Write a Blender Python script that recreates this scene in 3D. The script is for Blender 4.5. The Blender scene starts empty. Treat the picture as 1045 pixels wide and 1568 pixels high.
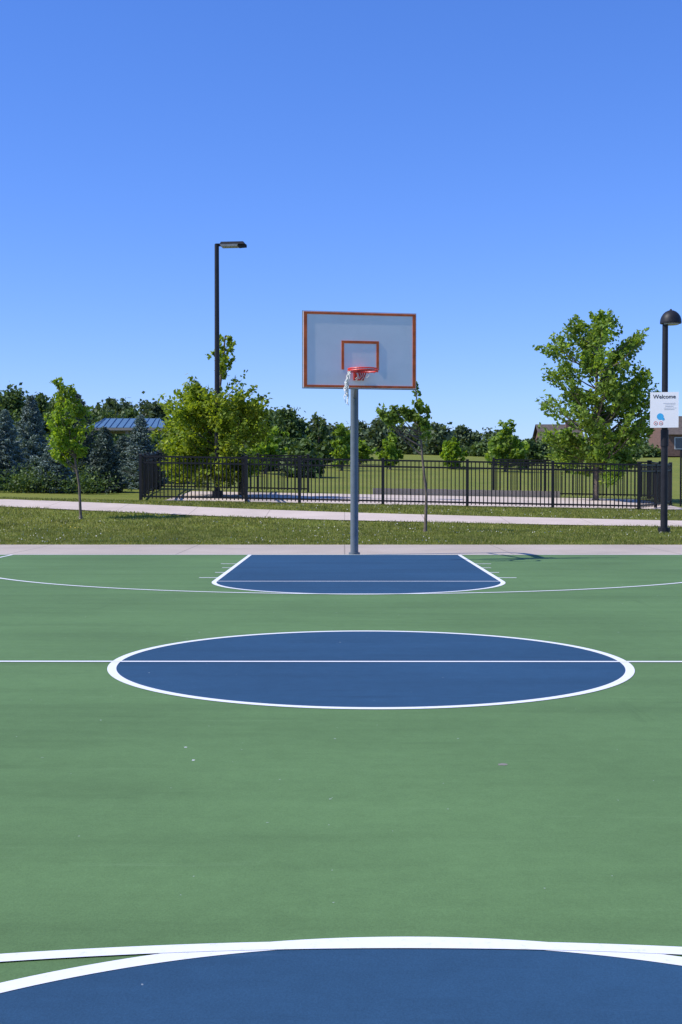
import bpy, math, random
import numpy as np
random.seed(7); rng=np.random.default_rng(7)
S=bpy.context.scene
R=math.radians
# ------------------------------------------------------------------ materials
def mat(name):
    m=bpy.data.materials.new(name); m.use_nodes=True
    nt=m.node_tree; b=nt.nodes['Principled BSDF']; return m,nt,b
def N(nt,t,**k):
    n=nt.nodes.new(t)
    for a,v in k.items(): setattr(n,a,v)
    return n
def noise(nt,scale,detail=4,rough=.6,vec=None,src='Object',stretch=None):
    tc=N(nt,'ShaderNodeTexCoord'); n=N(nt,'ShaderNodeTexNoise')
    n.inputs['Scale'].default_value=scale; n.inputs['Detail'].default_value=detail; n.inputs['Roughness'].default_value=rough
    if stretch:
        mp=N(nt,'ShaderNodeMapping'); mp.inputs['Scale'].default_value=stretch[0]; mp.inputs['Rotation'].default_value=(0,0,stretch[1])
        nt.links.new(tc.outputs[src],mp.inputs[0]); nt.links.new(mp.outputs[0],n.inputs['Vector'])
    else: nt.links.new(tc.outputs[src],n.inputs['Vector'])
    return n.outputs['Fac']
def ramp(nt,fac,stops):
    r=N(nt,'ShaderNodeValToRGB'); e=r.color_ramp.elements
    while len(e)<len(stops): e.new(.5)
    for i,(p,c) in enumerate(stops):
        e[i].position=p; e[i].color=(*c,1) if len(c)==3 else c
    nt.links.new(fac,r.inputs[0]); return r.outputs[0]
def mix(nt,fac,a,b,mode='MIX'):
    m=N(nt,'ShaderNodeMix'); m.data_type='RGBA'; m.blend_type=mode
    for s,v in ((m.inputs[0],fac),(m.inputs[6],a),(m.inputs[7],b)):
        if isinstance(v,(int,float)): s.default_value=v
        elif isinstance(v,tuple): s.default_value=(*v,1)
        else: nt.links.new(v,s)
    return m.outputs[2]
def bump(nt,b,h,st=.3,d=.01):
    n=N(nt,'ShaderNodeBump'); n.inputs['Strength'].default_value=st; n.inputs['Distance'].default_value=d
    nt.links.new(h,n.inputs['Height']); nt.links.new(n.outputs[0],b.inputs['Normal'])
def G(v): return (v,v,v)
def simple(name,col,rough=.5,metal=0,var=.15,scale=6,spec=.5):
    m,nt,b=mat(name)
    f=noise(nt,scale)
    c=ramp(nt,f,[(.3,tuple(x*(1-var) for x in col)),(.7,tuple(min(1,x*(1+var)) for x in col))])
    nt.links.new(c,b.inputs['Base Color']); b.inputs['Roughness'].default_value=rough; b.inputs['Metallic'].default_value=metal
    b.inputs['Specular IOR Level'].default_value=spec
    return m
def court(name,col,speck=1.0):
    m,nt,b=mat(name)
    big=noise(nt,.35,5,.6); c=ramp(nt,big,[(.3,tuple(x*.86 for x in col)),(.7,tuple(x*1.1 for x in col))])
    st=noise(nt,1.0,5,.65,stretch=((.25,2.2,1),.15)); c=mix(nt,.6,c,ramp(nt,st,[(.3,G(.80)),(.5,G(1)),(.72,G(1.12))]),'MULTIPLY')
    fine=noise(nt,140,3,.7); c=mix(nt,.6,c,ramp(nt,fine,[(.3,G(.8)),(.7,G(1.2))]),'MULTIPLY')
    mid=noise(nt,9,6,.7); c=mix(nt,.5,c,ramp(nt,mid,[(.3,G(.86)),(.7,G(1.12))]),'MULTIPLY')
    sc=noise(nt,1.3,6,.7,stretch=((.35,3.0,1),.9)); c=mix(nt,ramp(nt,sc,[(.60,G(0)),(.70,G(.28))]),c,tuple(x*.5 for x in col))
    sc2=noise(nt,2.2,7,.75,stretch=((.3,5.0,1),-.5)); c=mix(nt,ramp(nt,sc2,[(.60,G(0)),(.72,G(.22))]),c,tuple(min(.6,x*1.4+.06) for x in col))
    sc3=noise(nt,1.1,4,.6,stretch=((5.0,.3,1),.12)); c=mix(nt,ramp(nt,sc3,[(.68,G(0)),(.75,G(.2))]),c,tuple(x*.4 for x in col))
    for s,th in ((1.7,.010),(4.5,.014)):
        tc=N(nt,'ShaderNodeTexCoord'); v=N(nt,'ShaderNodeTexVoronoi'); v.inputs['Scale'].default_value=s
        nz=N(nt,'ShaderNodeTexNoise'); nz.inputs['Scale'].default_value=14
        nt.links.new(tc.outputs['Object'],nz.inputs['Vector'])
        ad=N(nt,'ShaderNodeVectorMath',operation='MULTIPLY_ADD'); ad.inputs[1].default_value=(.06,.06,.0)
        nt.links.new(nz.outputs['Color'],ad.inputs[0]); 
        fl=N(nt,'ShaderNodeVectorMath',operation='MULTIPLY'); fl.inputs[1].default_value=(1,1,0); nt.links.new(tc.outputs['Object'],fl.inputs[0])
        nt.links.new(fl.outputs[0],ad.inputs[2])
        v.voronoi_dimensions='2D'
        nt.links.new(ad.outputs[0],v.inputs['Vector'])
        lt=N(nt,'ShaderNodeMath',operation='LESS_THAN'); lt.inputs[1].default_value=th
        nt.links.new(v.outputs['Distance'],lt.inputs[0])
        sep=N(nt,'ShaderNodeSeparateColor'); nt.links.new(v.outputs['Color'],sep.inputs[0])
        gt=N(nt,'ShaderNodeMath',operation='GREATER_THAN'); gt.inputs[1].default_value=.86; nt.links.new(sep.outputs[0],gt.inputs[0])
        mu=N(nt,'ShaderNodeMath',operation='MULTIPLY'); nt.links.new(lt.outputs[0],mu.inputs[0]); nt.links.new(gt.outputs[0],mu.inputs[1])
        m2=N(nt,'ShaderNodeMath',operation='MULTIPLY'); nt.links.new(mu.outputs[0],m2.inputs[0]); m2.inputs[1].default_value=.5*speck
        c=mix(nt,m2.outputs[0],c,(.5,.55,.55))
    nt.links.new(c,b.inputs['Base Color']); b.inputs['Roughness'].default_value=.85; b.inputs['Specular IOR Level'].default_value=.15
    bump(nt,b,fine,.35,.004)
    return m
M_green=court('court_green_paint',(.112,.203,.078))
M_blue=court('court_blue_paint',(.026,.076,.145),.8)
def linemat():
    m,nt,b=mat('white_line_paint')
    w=noise(nt,30,6,.75); c=ramp(nt,w,[(.25,(.5,.52,.54)),(.42,(.76,.77,.78)),(.8,(.82,.82,.82))])
    nt.links.new(c,b.inputs['Base Color']); b.inputs['Roughness'].default_value=.7; return m
M_line=linemat()
def concrete(name,col,joint=None):
    m,nt,b=mat(name)
    a=noise(nt,.6,6,.65); c=ramp(nt,a,[(.3,tuple(x*.85 for x in col)),(.7,tuple(x*1.08 for x in col))])
    f=noise(nt,60,4,.7); c=mix(nt,.6,c,ramp(nt,f,[(.3,G(.8)),(.7,G(1.15))]),'MULTIPLY')
    if joint:
        tc=N(nt,'ShaderNodeTexCoord'); sx=N(nt,'ShaderNodeSeparateXYZ'); nt.links.new(tc.outputs['Object'],sx.inputs[0])
        d=N(nt,'ShaderNodeMath',operation='PINGPONG'); d.inputs[1].default_value=joint; nt.links.new(sx.outputs[0],d.inputs[0])
        l=N(nt,'ShaderNodeMath',operation='LESS_THAN'); l.inputs[1].default_value=.012; nt.links.new(d.outputs[0],l.inputs[0])
        c=mix(nt,l.outputs[0],c,tuple(x*.6 for x in col))
    nt.links.new(c,b.inputs['Base Color']); b.inputs['Roughness'].default_value=.9; b.inputs['Specular IOR Level'].default_value=.2; bump(nt,b,f,.3,.005); return m
M_conc=concrete('concrete',(.47,.40,.33),1.5)
M_path=concrete('path_concrete',(.60,.50,.42),1.2)
M_wall=concrete('grey_block',(.28,.25,.22))
def grassmat(name,c1,c2,c3):
    m,nt,b=mat(name)
    a=noise(nt,.25,6,.7); f=noise(nt,6,6,.75); g=noise(nt,45,3,.8)
    c=ramp(nt,a,[(.35,c1),(.6,c2)]); c=mix(nt,ramp(nt,f,[(.5,G(0)),(.68,G(.7))]),c,c3)
    c=mix(nt,.8,c,ramp(nt,g,[(.3,G(.45)),(.7,G(1.5))]),'MULTIPLY')
    nt.links.new(c,b.inputs['Base Color']); b.inputs['Roughness'].default_value=.95; b.inputs['Specular IOR Level'].default_value=.1
    bump(nt,b,f,.6,.05); return m
M_ground=grassmat('grass_ground',(.14,.18,.03),(.19,.21,.04),(.23,.19,.065))
def leafmat(name,dark,mid,light,trans=.35,hue=None):
    m,nt,b=mat(name)
    geo=N(nt,'ShaderNodeNewGeometry')
    c=ramp(nt,geo.outputs['Random Per Island'],[(0,dark),(.5,mid),(1,light)])
    f=noise(nt,.9,4,.6); c=mix(nt,.75,c,ramp(nt,f,[(.35,G(.65)),(.65,G(1.35))]),'MULTIPLY')
    nt.links.new(c,b.inputs['Base Color']); b.inputs['Roughness'].default_value=.55; b.inputs['Specular IOR Level'].default_value=.3
    t=N(nt,'ShaderNodeBsdfTranslucent'); 
    tcol=mix(nt,1.0,c,(1.6,1.5,.5),'MULTIPLY'); nt.links.new(tcol,t.inputs[0])
    ms=N(nt,'ShaderNodeMixShader'); ms.inputs[0].default_value=trans
    nt.links.new(b.outputs[0],ms.inputs[1]); nt.links.new(t.outputs[0],ms.inputs[2])
    nt.links.new(ms.outputs[0],nt.nodes['Material Output'].inputs[0]); return m
M_leaf_lime=leafmat('leaves_lime',(.13,.20,.02),(.23,.32,.03),(.34,.40,.04),.45)
M_leaf_green=leafmat('leaves_green',(.10,.18,.03),(.18,.29,.045),(.28,.38,.065),.45)
M_leaf_young=leafmat('leaves_young',(.12,.21,.02),(.21,.33,.035),(.30,.40,.05),.45)
M_leaf_dark=leafmat('leaves_dark',(.035,.07,.02),(.075,.13,.035),(.14,.20,.055),.25)
M_leaf_far=leafmat('leaves_far',(.055,.085,.045),(.09,.135,.065),(.14,.19,.08),.25)
M_spruce=leafmat('spruce_needles',(.06,.10,.085),(.14,.20,.17),(.28,.35,.31),.1)
M_spruce_d=leafmat('spruce_needles_dark',(.035,.06,.045),(.085,.125,.095),(.17,.22,.17),.1)
M_blade=leafmat('grass_blades',(.15,.18,.03),(.22,.25,.05),(.34,.32,.11),.3)
M_flower=simple('clover_white',(.5,.5,.42),.8); M_yel=simple('dandelion_yellow',(.6,.45,.03),.8)
M_bark=simple('bark',(.14,.11,.085),.9,0,.35,12)
M_black=simple('black_powder_coat',(.012,.012,.013),.5,0,.2,spec=.3)
M_dark=simple('dark_bronze_metal',(.022,.022,.026),.5,.2,.2,spec=.3)
M_steel=simple('galvanised_steel',(.135,.165,.185),.6,.1,.12,9)
M_board=simple('white_backboard_enamel',(.78,.78,.76),.9,0,.04,3,spec=.05)
M_orange=simple('orange_red_paint',(.68,.13,.035),.7,0,.25,8,spec=.2)
M_rim=simple('red_rim_paint',(.75,.05,.03),.4,0,.15)
M_net=simple('net_cord',(.75,.75,.7),.8)
M_sign=simple('white_sign_panel',(.85,.86,.86),.6,0,.02,spec=.2)
M_txt=simple('sign_black_print',(.02,.02,.02),.5); M_sblue=simple('sign_blue_print',(.05,.40,.72),.5); M_sred=simple('sign_red_print',(.6,.06,.04),.5); M_sgrey=simple('sign_grey_print',(.4,.4,.41),.5)
M_lens=simple('lamp_lens',(.35,.36,.36),.3)
M_roofblue=simple('blue_metal_roof',(.09,.18,.29),.5,.1,.15); M_post=simple('tan_post',(.3,.26,.2),.7)
M_brick=simple('brick',(.17,.10,.075),.9,0,.3,4); M_roof=simple('brown_shingles',(.10,.08,.065),.9,0,.3,3); M_glass=simple('window_glass',(.05,.07,.09),.1); M_trim=simple('white_trim',(.6,.6,.58),.6)
# ------------------------------------------------------------------ builders (all quads)
class QB:
    def __init__(s): s.v=[];s.f=[];s.m=[];s.n=0
    def add(s,v,f,m=0):
        v=np.asarray(v,float).reshape(-1,3); f=np.asarray(f,int).reshape(-1,4)
        s.v.append(v); s.f.append(f+s.n); s.m.append(np.full(len(f),m)); s.n+=len(v)
    def box(s,c,d,m=0,rz=0,taper=1.0,rx=0):
        x,y,z=[q/2 for q in d]
        P=np.array([(-x,-y,-z),(x,-y,-z),(x,y,-z),(-x,y,-z),(-x*taper,-y*taper,z),(x*taper,-y*taper,z),(x*taper,y*taper,z),(-x*taper,y*taper,z)])
        if rx: P=P@np.array([[1,0,0],[0,math.cos(rx),math.sin(rx)],[0,-math.sin(rx),math.cos(rx)]])
        P=P@np.array([[math.cos(rz),math.sin(rz),0],[-math.sin(rz),math.cos(rz),0],[0,0,1]])
        s.add(P+np.array(c),[(0,3,2,1),(4,5,6,7),(0,1,5,4),(1,2,6,5),(2,3,7,6),(3,0,4,7)],m)
    def tube(s,pts,rad,n=8,m=0,cap=True):
        pts=[np.array(p,float) for p in pts]
        if not hasattr(rad,'__len__'): rad=[rad]*len(pts)
        rings=[]; prev=None
        for i,p in enumerate(pts):
            t=pts[min(i+1,len(pts)-1)]-pts[max(i-1,0)]; t=t/(np.linalg.norm(t)+1e-9)
            if prev is None:
                a=np.array([1,0,0]) if abs(t[0])<.8 else np.array([0,1,0])
            else: a=prev
            u=a-t*np.dot(a,t); u/=np.linalg.norm(u)+1e-9; w=np.cross(t,u); prev=u
            an=np.arange(n)*2*math.pi/n
            rings.append(p+rad[i]*(np.cos(an)[:,None]*u+np.sin(an)[:,None]*w))
        V=np.concatenate(rings); F=[]
        for i in range(len(pts)-1):
            for k in range(n): F.append((i*n+k,i*n+(k+1)%n,(i+1)*n+(k+1)%n,(i+1)*n+k))
        s.add(V,F,m)
        if cap and n%2==0:
            for b in (0,(len(pts)-1)*n):
                F=[(0,k,k+1,k+2) for k in range(1,n-2,2)]
                s.add(V[b:b+n],F,m)
    def leaves(s,C,L,W,m=0,up=.4,dirs=None):
        n=len(C)
        nr=rng.normal(size=(n,3)); nr[:,2]+=up*2; nr/=np.linalg.norm(nr,axis=1)[:,None]
        a=rng.normal(size=(n,3)) if dirs is None else dirs+rng.normal(size=(n,3))*.25
        u=a-nr*(a*nr).sum(1)[:,None]; u/=np.linalg.norm(u,axis=1)[:,None]+1e-9
        w=np.cross(nr,u)
        k=rng.uniform(.65,1.3,(n,1))
        u=u*L*.5*k; w=w*W*.5*k
        V=np.stack([C-u,C+w,C+u,C-w],1).reshape(-1,3)
        s.add(V,np.arange(4*n).reshape(-1,4),m)
    def build(s,name,mats,parent=None,smooth=False):
        V=np.concatenate(s.v); F=np.concatenate(s.f); Mi=np.concatenate(s.m)
        me=bpy.data.meshes.new(name); me.vertices.add(len(V)); me.vertices.foreach_set('co',V.ravel())
        me.loops.add(len(F)*4); me.loops.foreach_set('vertex_index',F.ravel().astype(np.int32))
        me.polygons.add(len(F)); me.polygons.foreach_set('loop_start',(np.arange(len(F))*4).astype(np.int32))
        me.polygons.foreach_set('loop_total',np.full(len(F),4,np.int32))
        for q in mats: me.materials.append(q)
        me.polygons.foreach_set('material_index',Mi.astype(np.int32))
        me.polygons.foreach_set('use_smooth',np.full(len(F),bool(smooth)))
        me.update(calc_edges=True)
        o=bpy.data.objects.new(name,me); S.collection.objects.link(o)
        if parent: o.parent=parent
        return o
def empty(name,loc=(0,0,0)):
    o=bpy.data.objects.new(name,None); o.location=loc; o.empty_display_size=.3; S.collection.objects.link(o); return o
def ngon(name,pts,z,m,parent=None):
    me=bpy.data.meshes.new(name); me.from_pydata([(x,y,z) for x,y in pts],[],[list(range(len(pts)))]); me.materials.append(m)
    o=bpy.data.objects.new(name,me); S.collection.objects.link(o)
    if parent:o.parent=parent
    return o
# ------------------------------------------------------------------ terrain
def zg(x,y):
    x=np.asarray(x,float); y=np.asarray(y,float)
    t=np.clip((y-31.5)/12,0,1); s=t*t*(3-2*t)
    rise=np.clip(.55-.018*x,.25,.9)
    z=rise*s+np.clip(y-44,0,10)*.035+np.clip(y-54,0,96)*.043+np.clip(y-150,0,1000)*.004
    return z
def Z(x,y): return float(zg(x,y))
gx=np.concatenate([[-900,-500,-250,-150,-100,-70],np.arange(-50,50.1,.5),[70,100,150,250,500,900]])
gy=np.concatenate([[-300,-100,-30,-10,0,10,20],np.arange(22,60.1,.5),np.arange(62,160,4),[170,190,220,260,320,400,600,900,1400]])
XX,YY=np.meshgrid(gx,gy); ZZ=zg(XX,YY)-.04
q=QB(); nx=len(gx); ny=len(gy)
idx=np.arange(nx*ny).reshape(ny,nx)
F=np.stack([idx[:-1,:-1],idx[:-1,1:],idx[1:,1:],idx[1:,:-1]],-1).reshape(-1,4)
q.add(np.stack([XX,YY,ZZ],-1).reshape(-1,3),F); q.build('ground',[M_ground],smooth=True)
# court
AX=.175; YC=8.48; HB=12.82
def strip(q,x0,y0,x1,y1,z):
    q.add([(x0,y0,z),(x1,y0,z),(x1,y1,z),(x0,y1,z)],[(0,1,2,3)])
q=QB(); strip(q,-40,YC-HB-4,40,25.1,-.012); q.build('concrete_pavement',[M_conc])
ct=empty('basketball_court')
yb=YC+HB
q=QB(); strip(q,-11,YC-HB-.08,11,yb+.08,-.003); q.build('green_surface',[M_green],ct)
LW=.06; LH=1.86; RC=1.80; z1,z2=-.0015,.0
dz=.0012
def circ(cx,cy,r,a0,a1,n=128): return [(cx+r*math.cos(a0+(a1-a0)*i/n),cy+r*math.sin(a0+(a1-a0)*i/n)) for i in range(n+1)]
ngon('centre_circle_fill',circ(AX,YC,RC-LW/2,0,2*math.pi,160)[:-1],z1,M_blue,ct)
lines=QB()
def arc(cx,cy,r,a0,a1,n=160,z=z2,w=LW):
    A=circ(cx,cy,r,a0,a1,n); B=circ(cx,cy,r-w,a0,a1,n)
    V=[(x,y,z) for x,y in A]+[(x,y,z) for x,y in B]; lines.add(V,[(i,i+1,n+2+i,n+1+i) for i in range(n)])
def rect(x0,y0,x1,y1,z=z2): lines.add([(x0,y0,z),(x1,y0,z),(x1,y1,z),(x0,y1,z)],[(0,1,2,3)])
arc(AX,YC,RC,0,2*math.pi,240)
rect(-7.6,YC-LW/2+.004,AX-RC+LW,YC+LW/2-.004,z2+dz); rect(AX-RC+LW,YC-LW/2+.008,AX+RC-LW,YC+LW/2-.008,z2+dz); rect(AX+RC-LW,YC-LW/2+.004,8.1,YC+LW/2-.004,z2+dz)
for sg in (1,-1):
    b=YC+sg*HB; ft=b-sg*5.79; hoop=b-sg*1.6
    P=[(AX-LH,b),(AX-LH,ft)]+[(x,y) for x,y in circ(AX,ft,LH,math.pi,math.pi+sg*math.pi,80)][1:-1]+[(AX+LH,ft),(AX+LH,b)]
    if sg<0: P=P[::-1]
    ngon('key_fill',P,z1,M_blue,ct)
    arc(AX,ft,LH,math.pi,math.pi+sg*math.pi,120)
    for s2 in (-1,1):
        x=AX+s2*(LH-LW/2); ya,ybb=sorted((b,ft)); rect(x-LW/2,ya,x+LW/2,ybb,z2)
        for d,l in ((2.4,.24),(3.3,.13),(4.25,.13),(5.2,.24)):
            x0=AX+s2*(LH+.0); x1=x0+s2*l; yy=b-sg*d; rect(min(x0,x1),yy-.03,max(x0,x1),yy+.03,z2)
    rect(AX-LH+LW,ft-.022,AX+LH-LW,ft+.022)
    r3=6.02
    arc(AX,hoop,r3,math.pi,math.pi+sg*math.pi,240,z2+dz,.055)
    for s2 in (-1,1):
        x=AX+s2*(r3-.025); ya,ybb=sorted((b,hoop)); rect(x-.025,ya,x+.025,ybb,z2+dz)
    rect(-7.6,b-.025,8.1,b+.025,z2+2*dz)
for x in (-7.6,8.1): rect(x-.025,YC-HB,x+.025,YC+HB,z2+3*dz)
lines.build('painted_lines',[M_line],ct)
M_stain=simple('gum_stain',(.22,.2,.17),.8)
def blob(name,x,y,r,m):
    P=[(x+r*random.uniform(.5,1.1)*math.cos(a),y+r*random.uniform(.5,1.1)*math.sin(a)) for a in np.linspace(0,2*math.pi,15)[:-1]]
    ngon(name,P,-.002 if m is not M_line else -.0021,m,ct)
blob('gum_mark',.70,5.37,.03,M_stain); blob('chip_1',-.75,5.72,.010,M_line); blob('chip_2',-.68,5.45,.010,M_line)
# path
pp=[(-60,52),(-25,43.5),(-11.5,40.6),(-2.6,38),(4,36.6),(9.8,35.5),(22,33.2),(60,28)]
def cr(P,n=24):
    out=[]; P=[np.array(p,float) for p in P]; P=[2*P[0]-P[1]]+P+[2*P[-1]-P[-2]]
    for i in range(1,len(P)-2):
        a,b,c,d=P[i-1:i+3]
        for k in range(n):
            t=k/n; out.append(.5*((2*b)+(-a+c)*t+(2*a-5*b+4*c-d)*t*t+(-a+3*b-3*c+d)*t**3))
    out.append(P[-2]); return np.array(out)
pc=cr(pp); tg=np.gradient(pc,axis=0); nn=np.stack([-tg[:,1],tg[:,0]],1); nn/=np.linalg.norm(nn,axis=1)[:,None]
q=QB(); K=7; offs=np.linspace(-1.25,1.25,K)
rows=[]
for o in offs:
    p=pc+nn*o; rows.append(np.column_stack([p,zg(p[:,0],p[:,1])-.012]))
V=np.stack(rows,1); n=len(pc); ii=np.arange(n*K).reshape(n,K)
q.add(V.reshape(-1,3),np.stack([ii[:-1,:-1],ii[1:,:-1],ii[1:,1:],ii[:-1,1:]],-1).reshape(-1,4)); q.build('park_path',[M_path],smooth=True)
px=np.arange(-6.5,12.6,.5); py=np.arange(43.4,52.1,.5); A,B=np.meshgrid(px,py)
q=QB(); ii=np.arange(A.size).reshape(A.shape); q.add(np.stack([A,B,zg(A,B)-.012],-1).reshape(-1,3),np.stack([ii[:-1,:-1],ii[:-1,1:],ii[1:,1:],ii[1:,:-1]],-1).reshape(-1,4)); q.build('concrete_pad',[M_path],smooth=True)
q=QB()
for x in np.arange(1.6,9.5,.8): q.box((x,52.2,Z(x,52.2)+.10),(.785,.35,.30+random.uniform(-.01,.01)),0)
q.build('low_block_wall',[M_wall])
# grass blades
def near_path(x,y):
    d=np.full(len(x),9e9)
    for i in range(0,len(pc),3): d=np.minimum(d,(x-pc[i,0])**2+(y-pc[i,1])**2)
    return np.sqrt(d)<1.25
nb=170000
bx=rng.uniform(-15,16,nb); by=25.05+18.0*rng.uniform(0,1,nb)**1.2
k=~near_path(bx,by); bx,by=bx[k],by[k]
pat=np.sin(bx*1.3+np.sin(by*.9)*2)*np.sin(by*1.7+bx*.4); h=rng.uniform(.03,.065,len(bx))*(1+.35*pat)
zb=zg(bx,by)-.045; w=rng.uniform(.008,.02,len(bx)); an=rng.uniform(0,math.pi,len(bx)); lx=rng.normal(0,.02,len(bx)); ly=rng.normal(0,.02,len(bx))
b0=np.stack([bx-w*np.cos(an),by-w*np.sin(an),zb],1); b1=np.stack([bx+w*np.cos(an),by+w*np.sin(an),zb],1)
t1=np.stack([bx+lx+w*.3,by+ly,zb+h+.01],1); t0=np.stack([bx+lx-w*.3,by+ly,zb+h+.01],1)
q=QB(); q.add(np.stack([b0,b1,t1,t0],1).reshape(-1,3),np.arange(len(bx)*4).reshape(-1,4),0)
fx=rng.uniform(-15,16,2600); fy=rng.uniform(25.3,42,2600); kk=(~near_path(fx,fy))&(np.sin(fx*.7+1)+np.sin(fy*.8+fx*.3)>-.3); fx,fy=fx[kk],fy[kk]
q.leaves(np.stack([fx,fy,zg(fx,fy)+.018],1),.032,.032,1,.5)
fx=rng.normal(-7.3,.35,14); fy=rng.normal(33.3,.5,14); q.leaves(np.stack([fx,fy,zg(fx,fy)+.03],1),.045,.045,2,.5)
q.build('grass',[M_blade,M_flower,M_yel])
# ------------------------------------------------------------------ hoop
hp=empty('basketball_hoop')
q=QB(); PX,PY=.1725,21.5
path=[(PX,PY,-.01),(PX,PY,1.5),(PX,PY,3.0),(PX,PY-.06,3.25),(PX+.01,PY-.25,3.43),(PX+.03,PY-.55,3.5),(.23,19.75,3.5)]
q.tube(path,.07,16); q.tube([(PX,PY,-.01),(PX,PY,.03)],.10,16)
q.tube([(PX,PY,2.75),(.2,20.6,2.95),(.235,19.72,3.1)],.03,10)
q.build('pole',[M_steel],hp,smooth=True)
BYW=R(11); bc=np.array([.246,19.5,3.37])
def bl(u,d,v):
    return (bc[0]+u*math.cos(BYW)+d*math.sin(BYW),bc[1]+u*math.sin(BYW)-d*math.cos(BYW),bc[2]+v)
q=QB(); hw,hh=.92,.605
q.box(bl(0,0,0),(2*hw,.03,2*hh),0,BYW)
q.box(bl(0,-.032,0),(2*hw+.02,.03,2*hh+.02),2,BYW)
def bar(u0,v0,u1,v1,d=.019,m=1): q.box(bl((u0+u1)/2,d,(v0+v1)/2),(abs(u1-u0),.006,abs(v1-v0)),m,BYW)
t=.05; e=.01
bar(-hw+e,hh-e-t*.7,hw-e,hh-e); bar(-hw+e,-hh+e,hw-e,-hh+e+t*.7); bar(-hw+e,-hh+e+t*.7,-hw+e+t,hh-e-t*.7); bar(hw-e-t,-hh+e+t*.7,hw-e,hh-e-t*.7)
sq=.305; t2=.042; top=.15; bot=-.31
bar(-sq,top-t2,sq,top); bar(-sq,bot,-sq+t2,top-t2); bar(sq-t2,bot,sq,top-t2)
for u in (-.5,.5): q.box(bl(u,-.075,0),(.05,.05,1.0),2,BYW)
for v in (-.35,.3): q.box(bl(0,-.127,v),(1.1,.05,.05),2,BYW)
q.box(bl(0,-.215,.1),(.3,.12,.35),2,BYW)
q.build('backboard',[M_board,M_orange,M_steel],hp)
q=QB(); rv=-.335; rr=.232
rc=lambda a,r=rr,dz=0: bl(-.04+r*math.cos(a),.42+r*math.sin(a),rv+dz)
for r_,dz_ in ((rr,0),(rr,-.03)):
    q.tube([rc(a,r_,dz_) for a in np.linspace(0,2*math.pi,41)],.012,8,0,False)
q.box(bl(-.03,.035,rv-.06),(.17,.02,.17),0,BYW)
q.box(bl(-.03,.115,rv-.01),(.15,.14,.02),0,BYW)
for s2 in (-1,1): q.tube([bl(-.03+s2*.07,.05,rv-.13),bl(-.03+s2*.09,.22,rv-.02)],.01,8)
for a in np.linspace(.2,2*math.pi,13)[:-1]: q.tube([rc(a,rr,-.03),rc(a,rr,-.055)],.006,6)
q.build('rim',[M_rim],hp,smooth=False)
q=QB()
for k in range(14):
    a=math.pi+random.uniform(-.55,.75); l=random.uniform(.2,.55); p=[rc(a,rr,-.04)]; b=p[0]
    tx=0+random.uniform(-.02,.05)
    for j in range(1,11):
        f=j/10; p.append((b[0]+(tx-b[0]+.0)*min(1,f*1.6)*.8+.012*math.sin(j*1.9+k)+random.uniform(-.006,.006),b[1]+.02*math.cos(j*2.3+k),b[2]-l*f))
    q.tube(p,.007,5,0,False)
for k in range(6):
    a=math.pi+random.uniform(.6,2.2); l=random.uniform(.06,.13); b=rc(a,rr,-.04); q.tube([b,(b[0]+.02,b[1],b[2]-l*.6),(b[0]-.02,b[1]+.01,b[2]-l)],.005,5,0,False)
q.build('torn_net',[M_net],hp)
# ------------------------------------------------------------------ lamps
q=QB(); lx_,ly_=-4.86,46.5; g=Z(lx_,ly_)
q.tube([(lx_,ly_,g-.05),(lx_,ly_,g+.5),(lx_,ly_,10.35)],[.11,.105,.085],10); q.tube([(lx_,ly_,g-.05),(lx_,ly_,g+.25)],.2,10)
q.box((lx_+.2,ly_,10.32),(.5,.08,.1),0)
q.box((lx_+.62,ly_,10.36),(.95,.5,.10),0,R(-6),.9)
q.box((lx_+.5,ly_-.02,10.27),(.62,.4,.08),1,R(-6),1.1)
q.box((lx_+.98,ly_-.12,10.27),(.3,.09,.12),0,R(20)); q.box((lx_+.98,ly_+.14,10.29),(.3,.09,.1),0,R(-25))
q.build('street_lamp',[M_dark,M_lens])
lp=empty('street_lamp')
q=QB(); lx_,ly_=8.18,31.2
q.tube([(lx_,ly_,-.05),(lx_,ly_,5.55)],[.092,.072],16); q.tube([(lx_,ly_,-.05),(lx_,ly_,.12)],.16,12)
q.tube([(lx_,ly_,2.2),(lx_,ly_,2.62)],.10,16)
q.box((lx_+.05,ly_,5.45),(.25,.12,.12),0)
q.build('pole',[M_dark],lp,smooth=False)
q=QB(); cx=lx_+.14
V=[];F=[];nr,ns=7,20
for i in range(nr):
    ph=i/(nr-1)*math.pi/2*.97
    for j in range(ns):
        a=j/ns*2*math.pi; V.append((cx+.27*math.cos(ph)*math.cos(a),ly_+.27*math.cos(ph)*math.sin(a),5.36+.31*math.sin(ph)))
F=[(i*ns+j,i*ns+(j+1)%ns,(i+1)*ns+(j+1)%ns,(i+1)*ns+j) for i in range(nr-1) for j in range(ns)]
q.add(V,F,0); q.build('dome_shell',[M_dark],lp,smooth=True)
q=QB(); q.tube([(cx,ly_,5.66),(cx,ly_,5.70)],[.04,.02],8)
q.tube([(cx,ly_,5.33),(cx,ly_,5.357)],.268,20,0); q.tube([(cx,ly_,5.30),(cx,ly_,5.328)],.2,20,1)
q.build('dome_rim',[M_dark,M_lens],lp,smooth=False)
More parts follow.
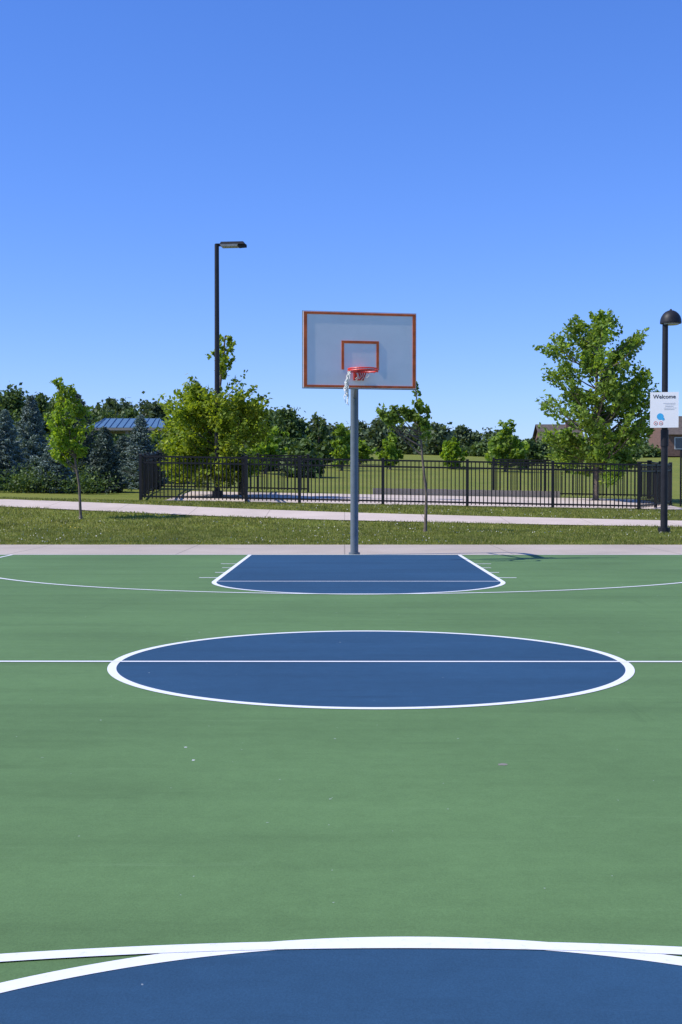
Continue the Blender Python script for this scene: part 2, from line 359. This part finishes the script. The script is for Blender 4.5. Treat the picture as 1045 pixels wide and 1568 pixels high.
# sign
sg_=empty('welcome_sign')
q=QB()
q.box((0,0,0),(.70,.012,.90),0); q.box((.04,.06,.3),(.3,.1,.04),1); q.box((.04,.06,-.3),(.3,.1,.04),1)
q.build('panel',[M_sign,M_dark],sg_)
def text(s,x,z,size,m,name):
    cu=bpy.data.curves.new(name,'FONT'); cu.body=s; cu.size=size; cu.align_x='CENTER'; cu.offset=.002
    o=bpy.data.objects.new(name,cu); S.collection.objects.link(o)
    bpy.context.view_layer.update(); dg=bpy.context.evaluated_depsgraph_get()
    me=bpy.data.meshes.new_from_object(o.evaluated_get(dg)); me.materials.clear(); me.materials.append(m)
    for v in me.vertices: v.co=(v.co.x+x,-.010,v.co.y+z)
    bpy.data.objects.remove(o)
    o2=bpy.data.objects.new(name,me); S.collection.objects.link(o2); o2.parent=sg_
text('Welcome',0,.29,.14,M_txt,'title')
def disc(name,x,z,r,m,y):
    me=bpy.data.meshes.new(name); P=[(x+r*math.cos(a),y,z+r*math.sin(a)) for a in np.linspace(0,2*math.pi,25)[:-1]]
    me.from_pydata(P,[],[list(range(24))]); me.materials.append(m); o=bpy.data.objects.new(name,me); S.collection.objects.link(o); o.parent=sg_
disc('blue_dot',-.1,-.17,.085,M_sblue,-.009); disc('blue_dot_2',-.03,-.23,.035,M_sblue,-.011)
for i,x in enumerate((-.21,-.08)):
    disc('icon_%d'%i,x,-.34,.05,M_sred,-.009); disc('icon_in_%d'%i,x,-.34,.036,M_sign,-.012); disc('icon_core_%d'%i,x,-.34,.014,M_txt,-.014)
q=QB(); 
for k in range(5): q.box((.12+.02*(k%2),-.009,.17-k*.04),(.3-.05*(k%3),.004,.004),0)
q.build('small_print',[M_sgrey],sg_)
sg_.location=(8.12,ly_-.19,3.12); sg_.rotation_euler=(0,0,R(-14))
# ------------------------------------------------------------------ fence
FH=1.55
def fence(name,pts,spacing=3.0,h=FH,pitch=.14):
    q=QB()
    for a,b in zip(pts[:-1],pts[1:]):
        a=np.array(a,float);b=np.array(b,float);L=np.linalg.norm(b-a);d=(b-a)/L;an=math.atan2(d[1],d[0])
        ns=max(1,round(L/spacing))
        for i in range(ns+1):
            p=a+d*L*i/ns; g=Z(*p); q.box((p[0],p[1],g+(h+.06)/2-.03),(.10,.10,h+.12),0,an); q.box((p[0],p[1],g+h+.075),(.12,.12,.03),0,an,.6)
        for i in range(ns):
            p0=a+d*L*i/ns; p1=a+d*L*(i+1)/ns; g0,g1=Z(*p0),Z(*p1)
            for zz in (.12,h-.22,h):
                P0=np.array([p0[0],p0[1],g0+zz]);P1=np.array([p1[0],p1[1],g1+zz])
                nrm=np.array([-d[1],d[0],0])*.025; u=np.array([0,0,.03])
                V=[P0-nrm-u,P0+nrm-u,P0+nrm+u,P0-nrm+u,P1-nrm-u,P1+nrm-u,P1+nrm+u,P1-nrm+u]
                q.add(V,[(0,1,5,4),(1,2,6,5),(2,3,7,6),(3,0,4,7)],0)
            n=int(L/ns/pitch)
            for k in range(1,n):
                f=k/n; p=p0+(p1-p0)*f; g=g0+(g1-g0)*f
                q.box((p[0],p[1],g+(.04+h-.02)/2),(.034,.03,h-.06),0,an)
    return q.build(name,[M_black])
fence('metal_fence',[(-7.3,43.6),(-3.5,43.3),(-1.6,43.2),(10.2,42.2)],2.95)
fence('metal_fence',[(10.2,42.25),(12.7,47.5)],2.8,FH,.26)
fence('metal_fence',[(12.7,47.6),(13.3,53)],2.6,FH,.3)
fence('metal_fence',[(-7.3,43.7),(-7.9,49),(-8.2,53.5)],2.4)
fence('metal_fence',[(-8.2,53.5),(-1.6,53.3)],2.4)
fence('metal_fence',[(6.5,53.2),(13.2,53)],2.4)
fence('metal_fence',[(-3.5,43.4),(-4.2,49),(-4.4,53.4)],2.4)
# chain link
q=QB(); x0,x1,yy=12.9,26.,46.8; zt=2.1
for x in np.arange(x0,x1,2.6): q.tube([(x,yy,Z(x,yy)-.05),(x,yy,Z(x,yy)+zt+.05)],.035,8)
for z in (.06,zt): q.tube([(x,yy,Z(x,yy)+z) for x in np.arange(x0,x1+.1,1.)],.02,6)
st=.09
for x in np.arange(x0-zt,x1,st):
    for sgn in (1,-1):
        a,b=(x,x+zt) if sgn>0 else (x+zt,x)
        lo=max(min(a,b),x0);hi=min(max(a,b),x1)
        if hi-lo<.1: continue
        f=lambda X:(X-a)/(b-a)*zt
        g=Z((lo+hi)/2,yy); q.tube([(lo,yy,g+f(lo)),(hi,yy,g+f(hi))],.006,4,0,False)
q.build('chain_link_fence',[M_black])
# ------------------------------------------------------------------ trees
def profile_clumps(n,prof,bias=.5,cx=0):
    zs=[p[0] for p in prof]; rs=[p[1] for p in prof]; out=[]
    while len(out)<n:
        z=random.uniform(zs[0],zs[-1]); r=float(np.interp(z,zs,rs))
        if random.random()>(r/max(rs))**1.2+.08: continue
        a=random.uniform(0,2*math.pi); rr_=r*random.random()**bias
        out.append((rr_*math.cos(a)+cx,rr_*math.sin(a),z,r))
    return out
def tree(name,x,y,trunk,tr,clumps,lm,nl=260,L=.15,W=.085,spread=.3,droop=.0,start=.45,tw=.02):
    g=Z(x,y)-.05; q=QB(); T=[np.array((x+p[0],y+p[1],g+p[2])) for p in trunk]
    zt=[p[2] for p in T]; rad=list(np.linspace(tr,tr*.25,len(T))); q.tube(T,rad,8,0)
    q.tube([T[0],T[0]+np.array([0,0,.12])],[tr*1.5,tr],8,0)
    C=[]
    for (cx,cy,cz,r) in clumps:
        e=np.array((x+cx,y+cy,g+cz)); hd=math.hypot(cx,cy)
        zs=max(zt[0]+(zt[-1]-zt[0])*.18,min(e[2]-hd*random.uniform(.4,.9)-.15,zt[-1]-.05))
        s=np.array([np.interp(zs,zt,[p[i] for p in T]) for i in range(3)])
        m=(s+e)/2+np.array([0,0,-hd*.10])+np.array([random.gauss(0,.06) for _ in range(3)])
        pts=[s,(s+m)/2+np.array([0,0,-.02]),m,(m+e)/2,e]; L0=np.linalg.norm(e-s)
        r0=min(tr*.5,.012+L0*.012)
        q.tube(pts,[r0,r0*.8,r0*.6,r0*.4,.006],5,0,False)
        n=int(nl*random.uniform(.6,1.3)*(.3 if r==.2 else 1))
        tt=rng.uniform(start,1.08,n)**.7; base=np.stack([np.interp(tt,[0,.25,.5,.75,1.1],[p[i] for p in pts]) for i in range(3)],1)
        sp=spread*random.uniform(.6,1.25)*(.6 if r==.2 else 1)
        k=max(4,n//16); sub=rng.normal(0,sp,(k,3))*np.array([1,1,.75]); wh=rng.integers(0,k,n)
        C.append(base+sub[wh]+rng.normal(0,sp*.28,(n,3))+np.array([0,0,-droop]))
    C=np.concatenate(C); q.leaves(C,L,W,1,.35)
    return q.build(name,[M_bark,lm])
pr=[(1.0,1.6),(1.6,2.0),(2.9,2.4),(4.2,2.65),(5.1,2.75),(6.1,2.5),(6.9,2.15),(7.35,1.4),(7.65,.4)]
cl=profile_clumps(112,pr,.42)
tree('oak_tree',10.3,50.,[(0,0,0),(.05,0,2),(0,0,4.5),(.1,0,7.2)],.13,cl,M_leaf_green,205,.18,.11,.20)
pr=[(.7,1.7),(1.5,2.0),(2.9,2.1),(3.7,2.05),(4.1,1.5),(4.5,.5)]
cl=profile_clumps(86,pr,.42,-.1)+[(.35,0,4.9,.2),(.3,.1,5.4,.2),(.42,0,5.9,.2),(.36,0,6.3,.2),(.1,0,5.1,.2),(-.1,0,5.6,.2),(.5,0,5.2,.2),(.55,0,6.1,.2),(.3,0,5.0,.2),(.2,0,5.7,.2),(.4,0,5.5,.2),(1.5,0,4.3,.2),(-1.5,0,4.2,.2),(-1.0,0,4.5,.2),(1.0,0,4.6,.2),(-2.2,0,3.9,.2),(1.9,0,4.0,.2)]
tree('oak_tree',-5.0,47.6,[(0,0,0),(.05,0,2),(.1,0,4),(.35,0,6.3)],.11,cl,M_leaf_lime,300,.17,.10,.24)
cl=profile_clumps(28,[(1.7,.3),(2.3,.66),(2.9,.66),(3.4,.45),(4.05,.1)],.6,-.35)+[(-.72,0,4.1,.1),(-.65,0,3.8,.1)]
tree('young_tree',-7.85,36.2,[(0,0,0),(-.04,0,1.0),(-.2,0,2.0),(-.4,0,3.0),(-.68,0,4.0)],.045,cl,M_leaf_young,140,.12,.075,.13)
cl=[(-1.25,0,3.2,.1),(-1.15,.1,3.3,.1),(-.95,0,3.22,.1),(-.75,-.1,3.15,.1),(-.6,0,3.3,.1),(-.42,.1,3.2,.1),(-.2,0,3.3,.1),(-.25,0,3.5,.1),(-.3,.1,3.75,.2),(-.1,0,2.9,.1),(.02,0,2.75,.1),(-.3,0,3.1,.1),(.05,.1,2.6,.1),(-.12,-.1,3.05,.1),(.05,0,2.95,.1),(-.28,0,4.0,.2),(-.5,0,3.1,.1),(-.85,0,3.35,.1),(.0,0,3.2,.1),(-1.1,0,3.15,.1),(-1.3,0,3.3,.1)]
tree('young_tree',2.12,32.,[(0,0,0),(.03,0,1.0),(-.08,0,2.0),(-.15,0,2.9),(-.28,0,3.95)],.045,cl,M_leaf_green,115,.12,.075,.085,start=.6)
def mid(x,y,h,w,lm,name='park_tree'):
    pr=[(h*.18,w*.5),(h*.4,w),(h*.65,w*.8),(h*.88,w*.4),(h,w*.1)]
    tree(name,x,y,[(0,0,0),(0,0,h*.5),(0,0,h*.9)],.09,profile_clumps(26,pr,.5),lm,110,.30,.2,w*.22)
mid(3.3,88,2.6,.8,M_leaf_young); mid(8.1,92,2.1,.9,M_leaf_young); mid(11.6,88,3.4,1.4,M_leaf_green); mid(-1.9,90,3.4,1.2,M_leaf_dark); mid(-.2,84,3.0,.9,M_leaf_green)
mid(16.2,88,3.1,1.4,M_leaf_green); mid(-4.9,75,2.9,1.2,M_leaf_young); mid(14.3,95,2.6,1.3,M_leaf_dark); mid(1.3,100,2.2,1.0,M_leaf_young)
def spruce(x,y,topz,r,m):
    g=Z(x,y)-.05; H=topz-g; q=QB(); q.tube([(x,y,g),(x,y,g+H*.5),(x,y,g+H)],[.10,.06,.01],7,0)
    Cs=[];Ds=[]
    nbr=int(150+H*18)
    for i in range(nbr):
        f=(i+random.random())/nbr; z=g+.15+(H-.2)*f; l=r*(1-f)**.85*random.uniform(.65,1.25)+.06; a=i*2.4+random.uniform(-.3,.3)
        up=.12+.5*f; 
        s=np.array([x,y,z]); e=np.array([x+l*math.cos(a),y+l*math.sin(a),z+l*up-l*.25]); mm=(s+e)/2+np.array([0,0,-l*.08])
        q.tube([s,mm,e],[.012,.008,.004],4,0,False)
        n=int(50+110*l); t=rng.uniform(.12,1.03,n)
        base=s+(e-s)*t[:,None]; base[:,2]-=l*.16*np.sin(np.clip(t,0,1)*math.pi)
        side=np.array([-math.sin(a),math.cos(a),0]); o=rng.normal(0,1,n)*(.16*l+.03)*(1.1-t*.6)
        base=base+side*o[:,None]+rng.normal(0,.025,(n,3)); d=np.array([math.cos(a),math.sin(a),.15])+side*np.sign(o)[:,None]*.7
        Cs.append(base);Ds.append(d)
    q.leaves(np.concatenate(Cs),.16,.045,1,.3,np.concatenate(Ds)); q.build('blue_spruce_tree',[M_bark,m])
def px2(x,y,D): return ((x-528)*D/1865, 1.24+(741-y)*D/1865)
for (x,ty,D,hw_,m) in [(8,628,52,38,M_spruce),(48,606,57,42,M_spruce),(118,603,62,50,M_spruce_d),(160,655,50,32,M_spruce_d),(216,636,54,34,M_spruce),(84,668,49,34,M_spruce),(-45,640,50,40,M_spruce_d),(190,668,60,34,M_spruce_d),(262,652,60,34,M_spruce_d)]:
    X,zt_=px2(x,ty,D); spruce(X,D,zt_,hw_*D/1865,m)
q=QB(); C=[]
for k in range(60):
    x=random.uniform(-19,-9.6); y=random.uniform(48,51); C.append(np.array([x,y,Z(x,y)+random.uniform(.1,.6)])+rng.normal(0,1,(220,3))*np.array([.4,.3,.22]))
q.leaves(np.concatenate(C),.12,.07,0,.4); q.build('shrub_bed',[M_leaf_dark])
def mass(name,items,lm,L,W,nc=26,nl=70):
    q=QB()
    for (x,y,top,w) in items:
        g=Z(x,y); H=top-g; q.tube([(x,y,g-.1),(x,y,g+H*.7)],[.25,.08],6,0)
        wob=[random.uniform(.75,1.15) for _ in range(8)]
        C=[]
        for k in range(nc):
            f=random.random(); z=g+H*(.06+.9*f); pr_=w*math.sin(math.pi*min(1,(f*.82+.22)))**.7*wob[int(f*7.9)]
            a=random.uniform(0,2*math.pi); rr_=pr_*random.random()**.4; c=np.array([x+rr_*math.cos(a),y+rr_*math.sin(a),min(z,top-.1*H*random.random())])
            s=w*random.uniform(.16,.3); C.append(c+rng.normal(0,1,(nl,3))*np.array([s,s,s*.75]))
        q.leaves(np.concatenate(C),L,W,1,.4)
    return q.build(name,[M_bark,lm])
tops=[(-200,600),(0,600),(150,612),(400,632),(430,628),(470,648),(520,654),(545,650),(600,644),(640,654),(680,656),(740,662),(790,676),(815,685),(850,676),(900,670),(1045,668),(1300,650)]
it=[]
for x in np.arange(-260,1320,19):
    D=random.uniform(150,178); ty=np.interp(x,[t_[0] for t_ in tops],[t_[1] for t_ in tops])+random.uniform(-7,12)
    X,zt_=px2(x+random.uniform(-8,8),ty,D); it.append((X,D,zt_,random.uniform(1.6,2.6)))
mass('distant_tree_line',it,M_leaf_far,.55,.4,26,60)
it=[]
for x in np.arange(-260,1320,15):
    D=random.uniform(140,149); ty=np.interp(x,[t_[0] for t_ in tops],[t_[1] for t_ in tops])+random.uniform(16,34)
    X,zt_=px2(x,ty,D); 
    if 540<x<730: D+=25
    it.append((X,D,zt_,random.uniform(1.3,2.0)))
mass('distant_tree_line',it,M_leaf_dark,.5,.35,20,60)
it=[]
for x,ty in [(-150,600),(-100,596),(-55,605),(-15,598),(20,600),(60,612),(95,618),(165,643),(200,632),(290,640),(330,640),(380,630),(412,634),(440,632),(462,652),(360,650),(270,655)]:
    D=random.uniform(92,104); X,zt_=px2(x,ty,D); it.append((X,D,zt_,random.uniform(1.3,1.9)))
for x in range(-160,470,26):
    D=random.uniform(70,84); ty=random.uniform(672,692); X,zt_=px2(x,ty,D); it.append((X,D,zt_,1.2))
mass('tree_grove',it,M_leaf_dark,.32,.22,34,110)
# ------------------------------------------------------------------ pavilion
pv=empty('picnic_shelter')
cx,cy=-14.6,84.; w2,d2=2.75,2.6; ez,rz_=5.0,5.75
q=QB()
q.add([(cx-w2,cy-d2,ez),(cx+w2,cy-d2,ez),(cx+w2-.9,cy,rz_),(cx-w2+.9,cy,rz_)],[(0,1,2,3)],0)
q.add([(cx+w2,cy+d2,ez),(cx-w2,cy+d2,ez),(cx-w2+.9,cy,rz_),(cx+w2-.9,cy,rz_)],[(0,1,2,3)],0)
for s in (-1,1): q.add([(cx+s*w2,cy-d2,ez),(cx+s*w2,cy+d2,ez),(cx+s*(w2-.9),cy+.01,rz_),(cx+s*(w2-.9),cy-.01,rz_)],[(0,1,2,3)],0)
for k in np.arange(-w2+.3,w2-.2,.45):
    xe=np.clip(k,-w2+.9,w2-.9); q.tube([(cx+k,cy-d2,ez+.03),(cx+(xe if abs(k)>w2-.9 else k),cy-(0 if abs(k)<=w2-.9 else 0.05),rz_+.03)],.025,4,0,False)
q.box((cx,cy-d2,ez-.1),(2*w2,.06,.16),1); q.box((cx,cy+d2,ez-.1),(2*w2,.06,.16),1)
q.build('roof',[M_roofblue,M_post],pv)
q=QB()
for a in (-1,0,1):
    for b in (-1,1): g=Z(cx,cy); q.box((cx+a*(w2-.4),cy+b*(d2-.4),(g+ez)/2-.1),(.2,.2,ez-g),0)
q.build('posts',[M_post],pv)
def house(x,y,w,d,h,rh):
    e=empty('brick_house'); g=Z(x,y)
    q=QB(); q.box((x,y,g+h/2-.1),(w,d,h),0)
    for s in (-1,1): q.add([(x-s*w/2,y,g+h-.1),(x-s*w/2,y-d/2,g+h-.1),(x-s*w/2,y,g+h+rh-.1),(x-s*w/2,y+d/2,g+h-.1)],[(0,1,2,3)],0)
    q.build('walls',[M_brick],e)
    q=QB()
    for s in (-1,1): q.add([(x-w/2-.4,y+s*(d/2+.4),g+h-.2),(x+w/2+.4,y+s*(d/2+.4),g+h-.2),(x+w/2+.4,y,g+h+rh),(x-w/2-.4,y,g+h+rh)],[(0,1,2,3)],0)
    q.box((x+w*.25,y-.6,g+h+rh),(.7,.7,1.0),1); q.build('roof',[M_roof,M_brick],e)
    q=QB(); wn=QB()
    for k in (-.35,-.18,.18,.35):
        wn.box((x+k*w,y-d/2-.01,g+1.4),(1.0,.06,1.2),0); q.box((x+k*w,y-d/2-.0,g+1.4),(1.2,.04,1.4),0)
    q.box((x,y-d/2-.02,g+1.05),(1.0,.07,2.1),0)
    q.build('window_trim',[M_trim],e); wn.build('windows',[M_glass],e)
house(42,146,9,9,2.6,2.2); house(27.6,158,5,7,2.0,2.2)
# ------------------------------------------------------------------ light, sky, camera
EL=R(48); SA=R(14)
d=np.array([-math.cos(SA)*math.cos(EL),-math.sin(SA)*math.cos(EL),math.sin(EL)])
from mathutils import Vector
sl=bpy.data.lights.new('sun','SUN'); sl.energy=5.0; sl.angle=R(.5); sl.color=(1,.95,.87)
so=bpy.data.objects.new('sun',sl); so.rotation_euler=Vector(d).to_track_quat('Z','Y').to_euler(); so.location=(-20,-5,30); S.collection.objects.link(so)
W=bpy.data.worlds.new('World'); S.world=W; W.use_nodes=True; nt=W.node_tree; bg=nt.nodes['Background']
sk=nt.nodes.new('ShaderNodeTexSky'); sk.sky_type='NISHITA'; sk.sun_disc=False; sk.sun_elevation=EL; sk.sun_rotation=math.atan2(d[0],d[1])%(2*math.pi)
sk.air_density=1.0; sk.dust_density=.1; sk.ozone_density=1.5; sk.altitude=200
hs=nt.nodes.new('ShaderNodeHueSaturation'); hs.inputs['Saturation'].default_value=1.25; hs.inputs['Value'].default_value=.15
nt.links.new(sk.outputs[0],hs.inputs['Color'])
mx=mix(nt,1.0,hs.outputs[0],(.98,1.0,1.30),'MULTIPLY')
gm=nt.nodes.new('ShaderNodeGamma'); gm.inputs[1].default_value=.80; nt.links.new(mx,gm.inputs[0])
mx2=mix(nt,1.0,gm.outputs[0],(.54/.15,.69/.15,1.0/.15),'MULTIPLY')
nt.links.new(mx2,bg.inputs[0]); bg.inputs[1].default_value=.15
cd=bpy.data.cameras.new('camera'); co=bpy.data.objects.new('camera',cd); S.collection.objects.link(co)
cd.sensor_fit='VERTICAL'; cd.sensor_height=36; cd.sensor_width=24; cd.lens=36*1865/1568; cd.clip_end=5000
co.location=(0,0,1.24); co.rotation_euler=(R(90-1.321),0,R(.17)); S.camera=co
S.view_settings.view_transform='Standard'; S.view_settings.look='None'; S.view_settings.exposure=0
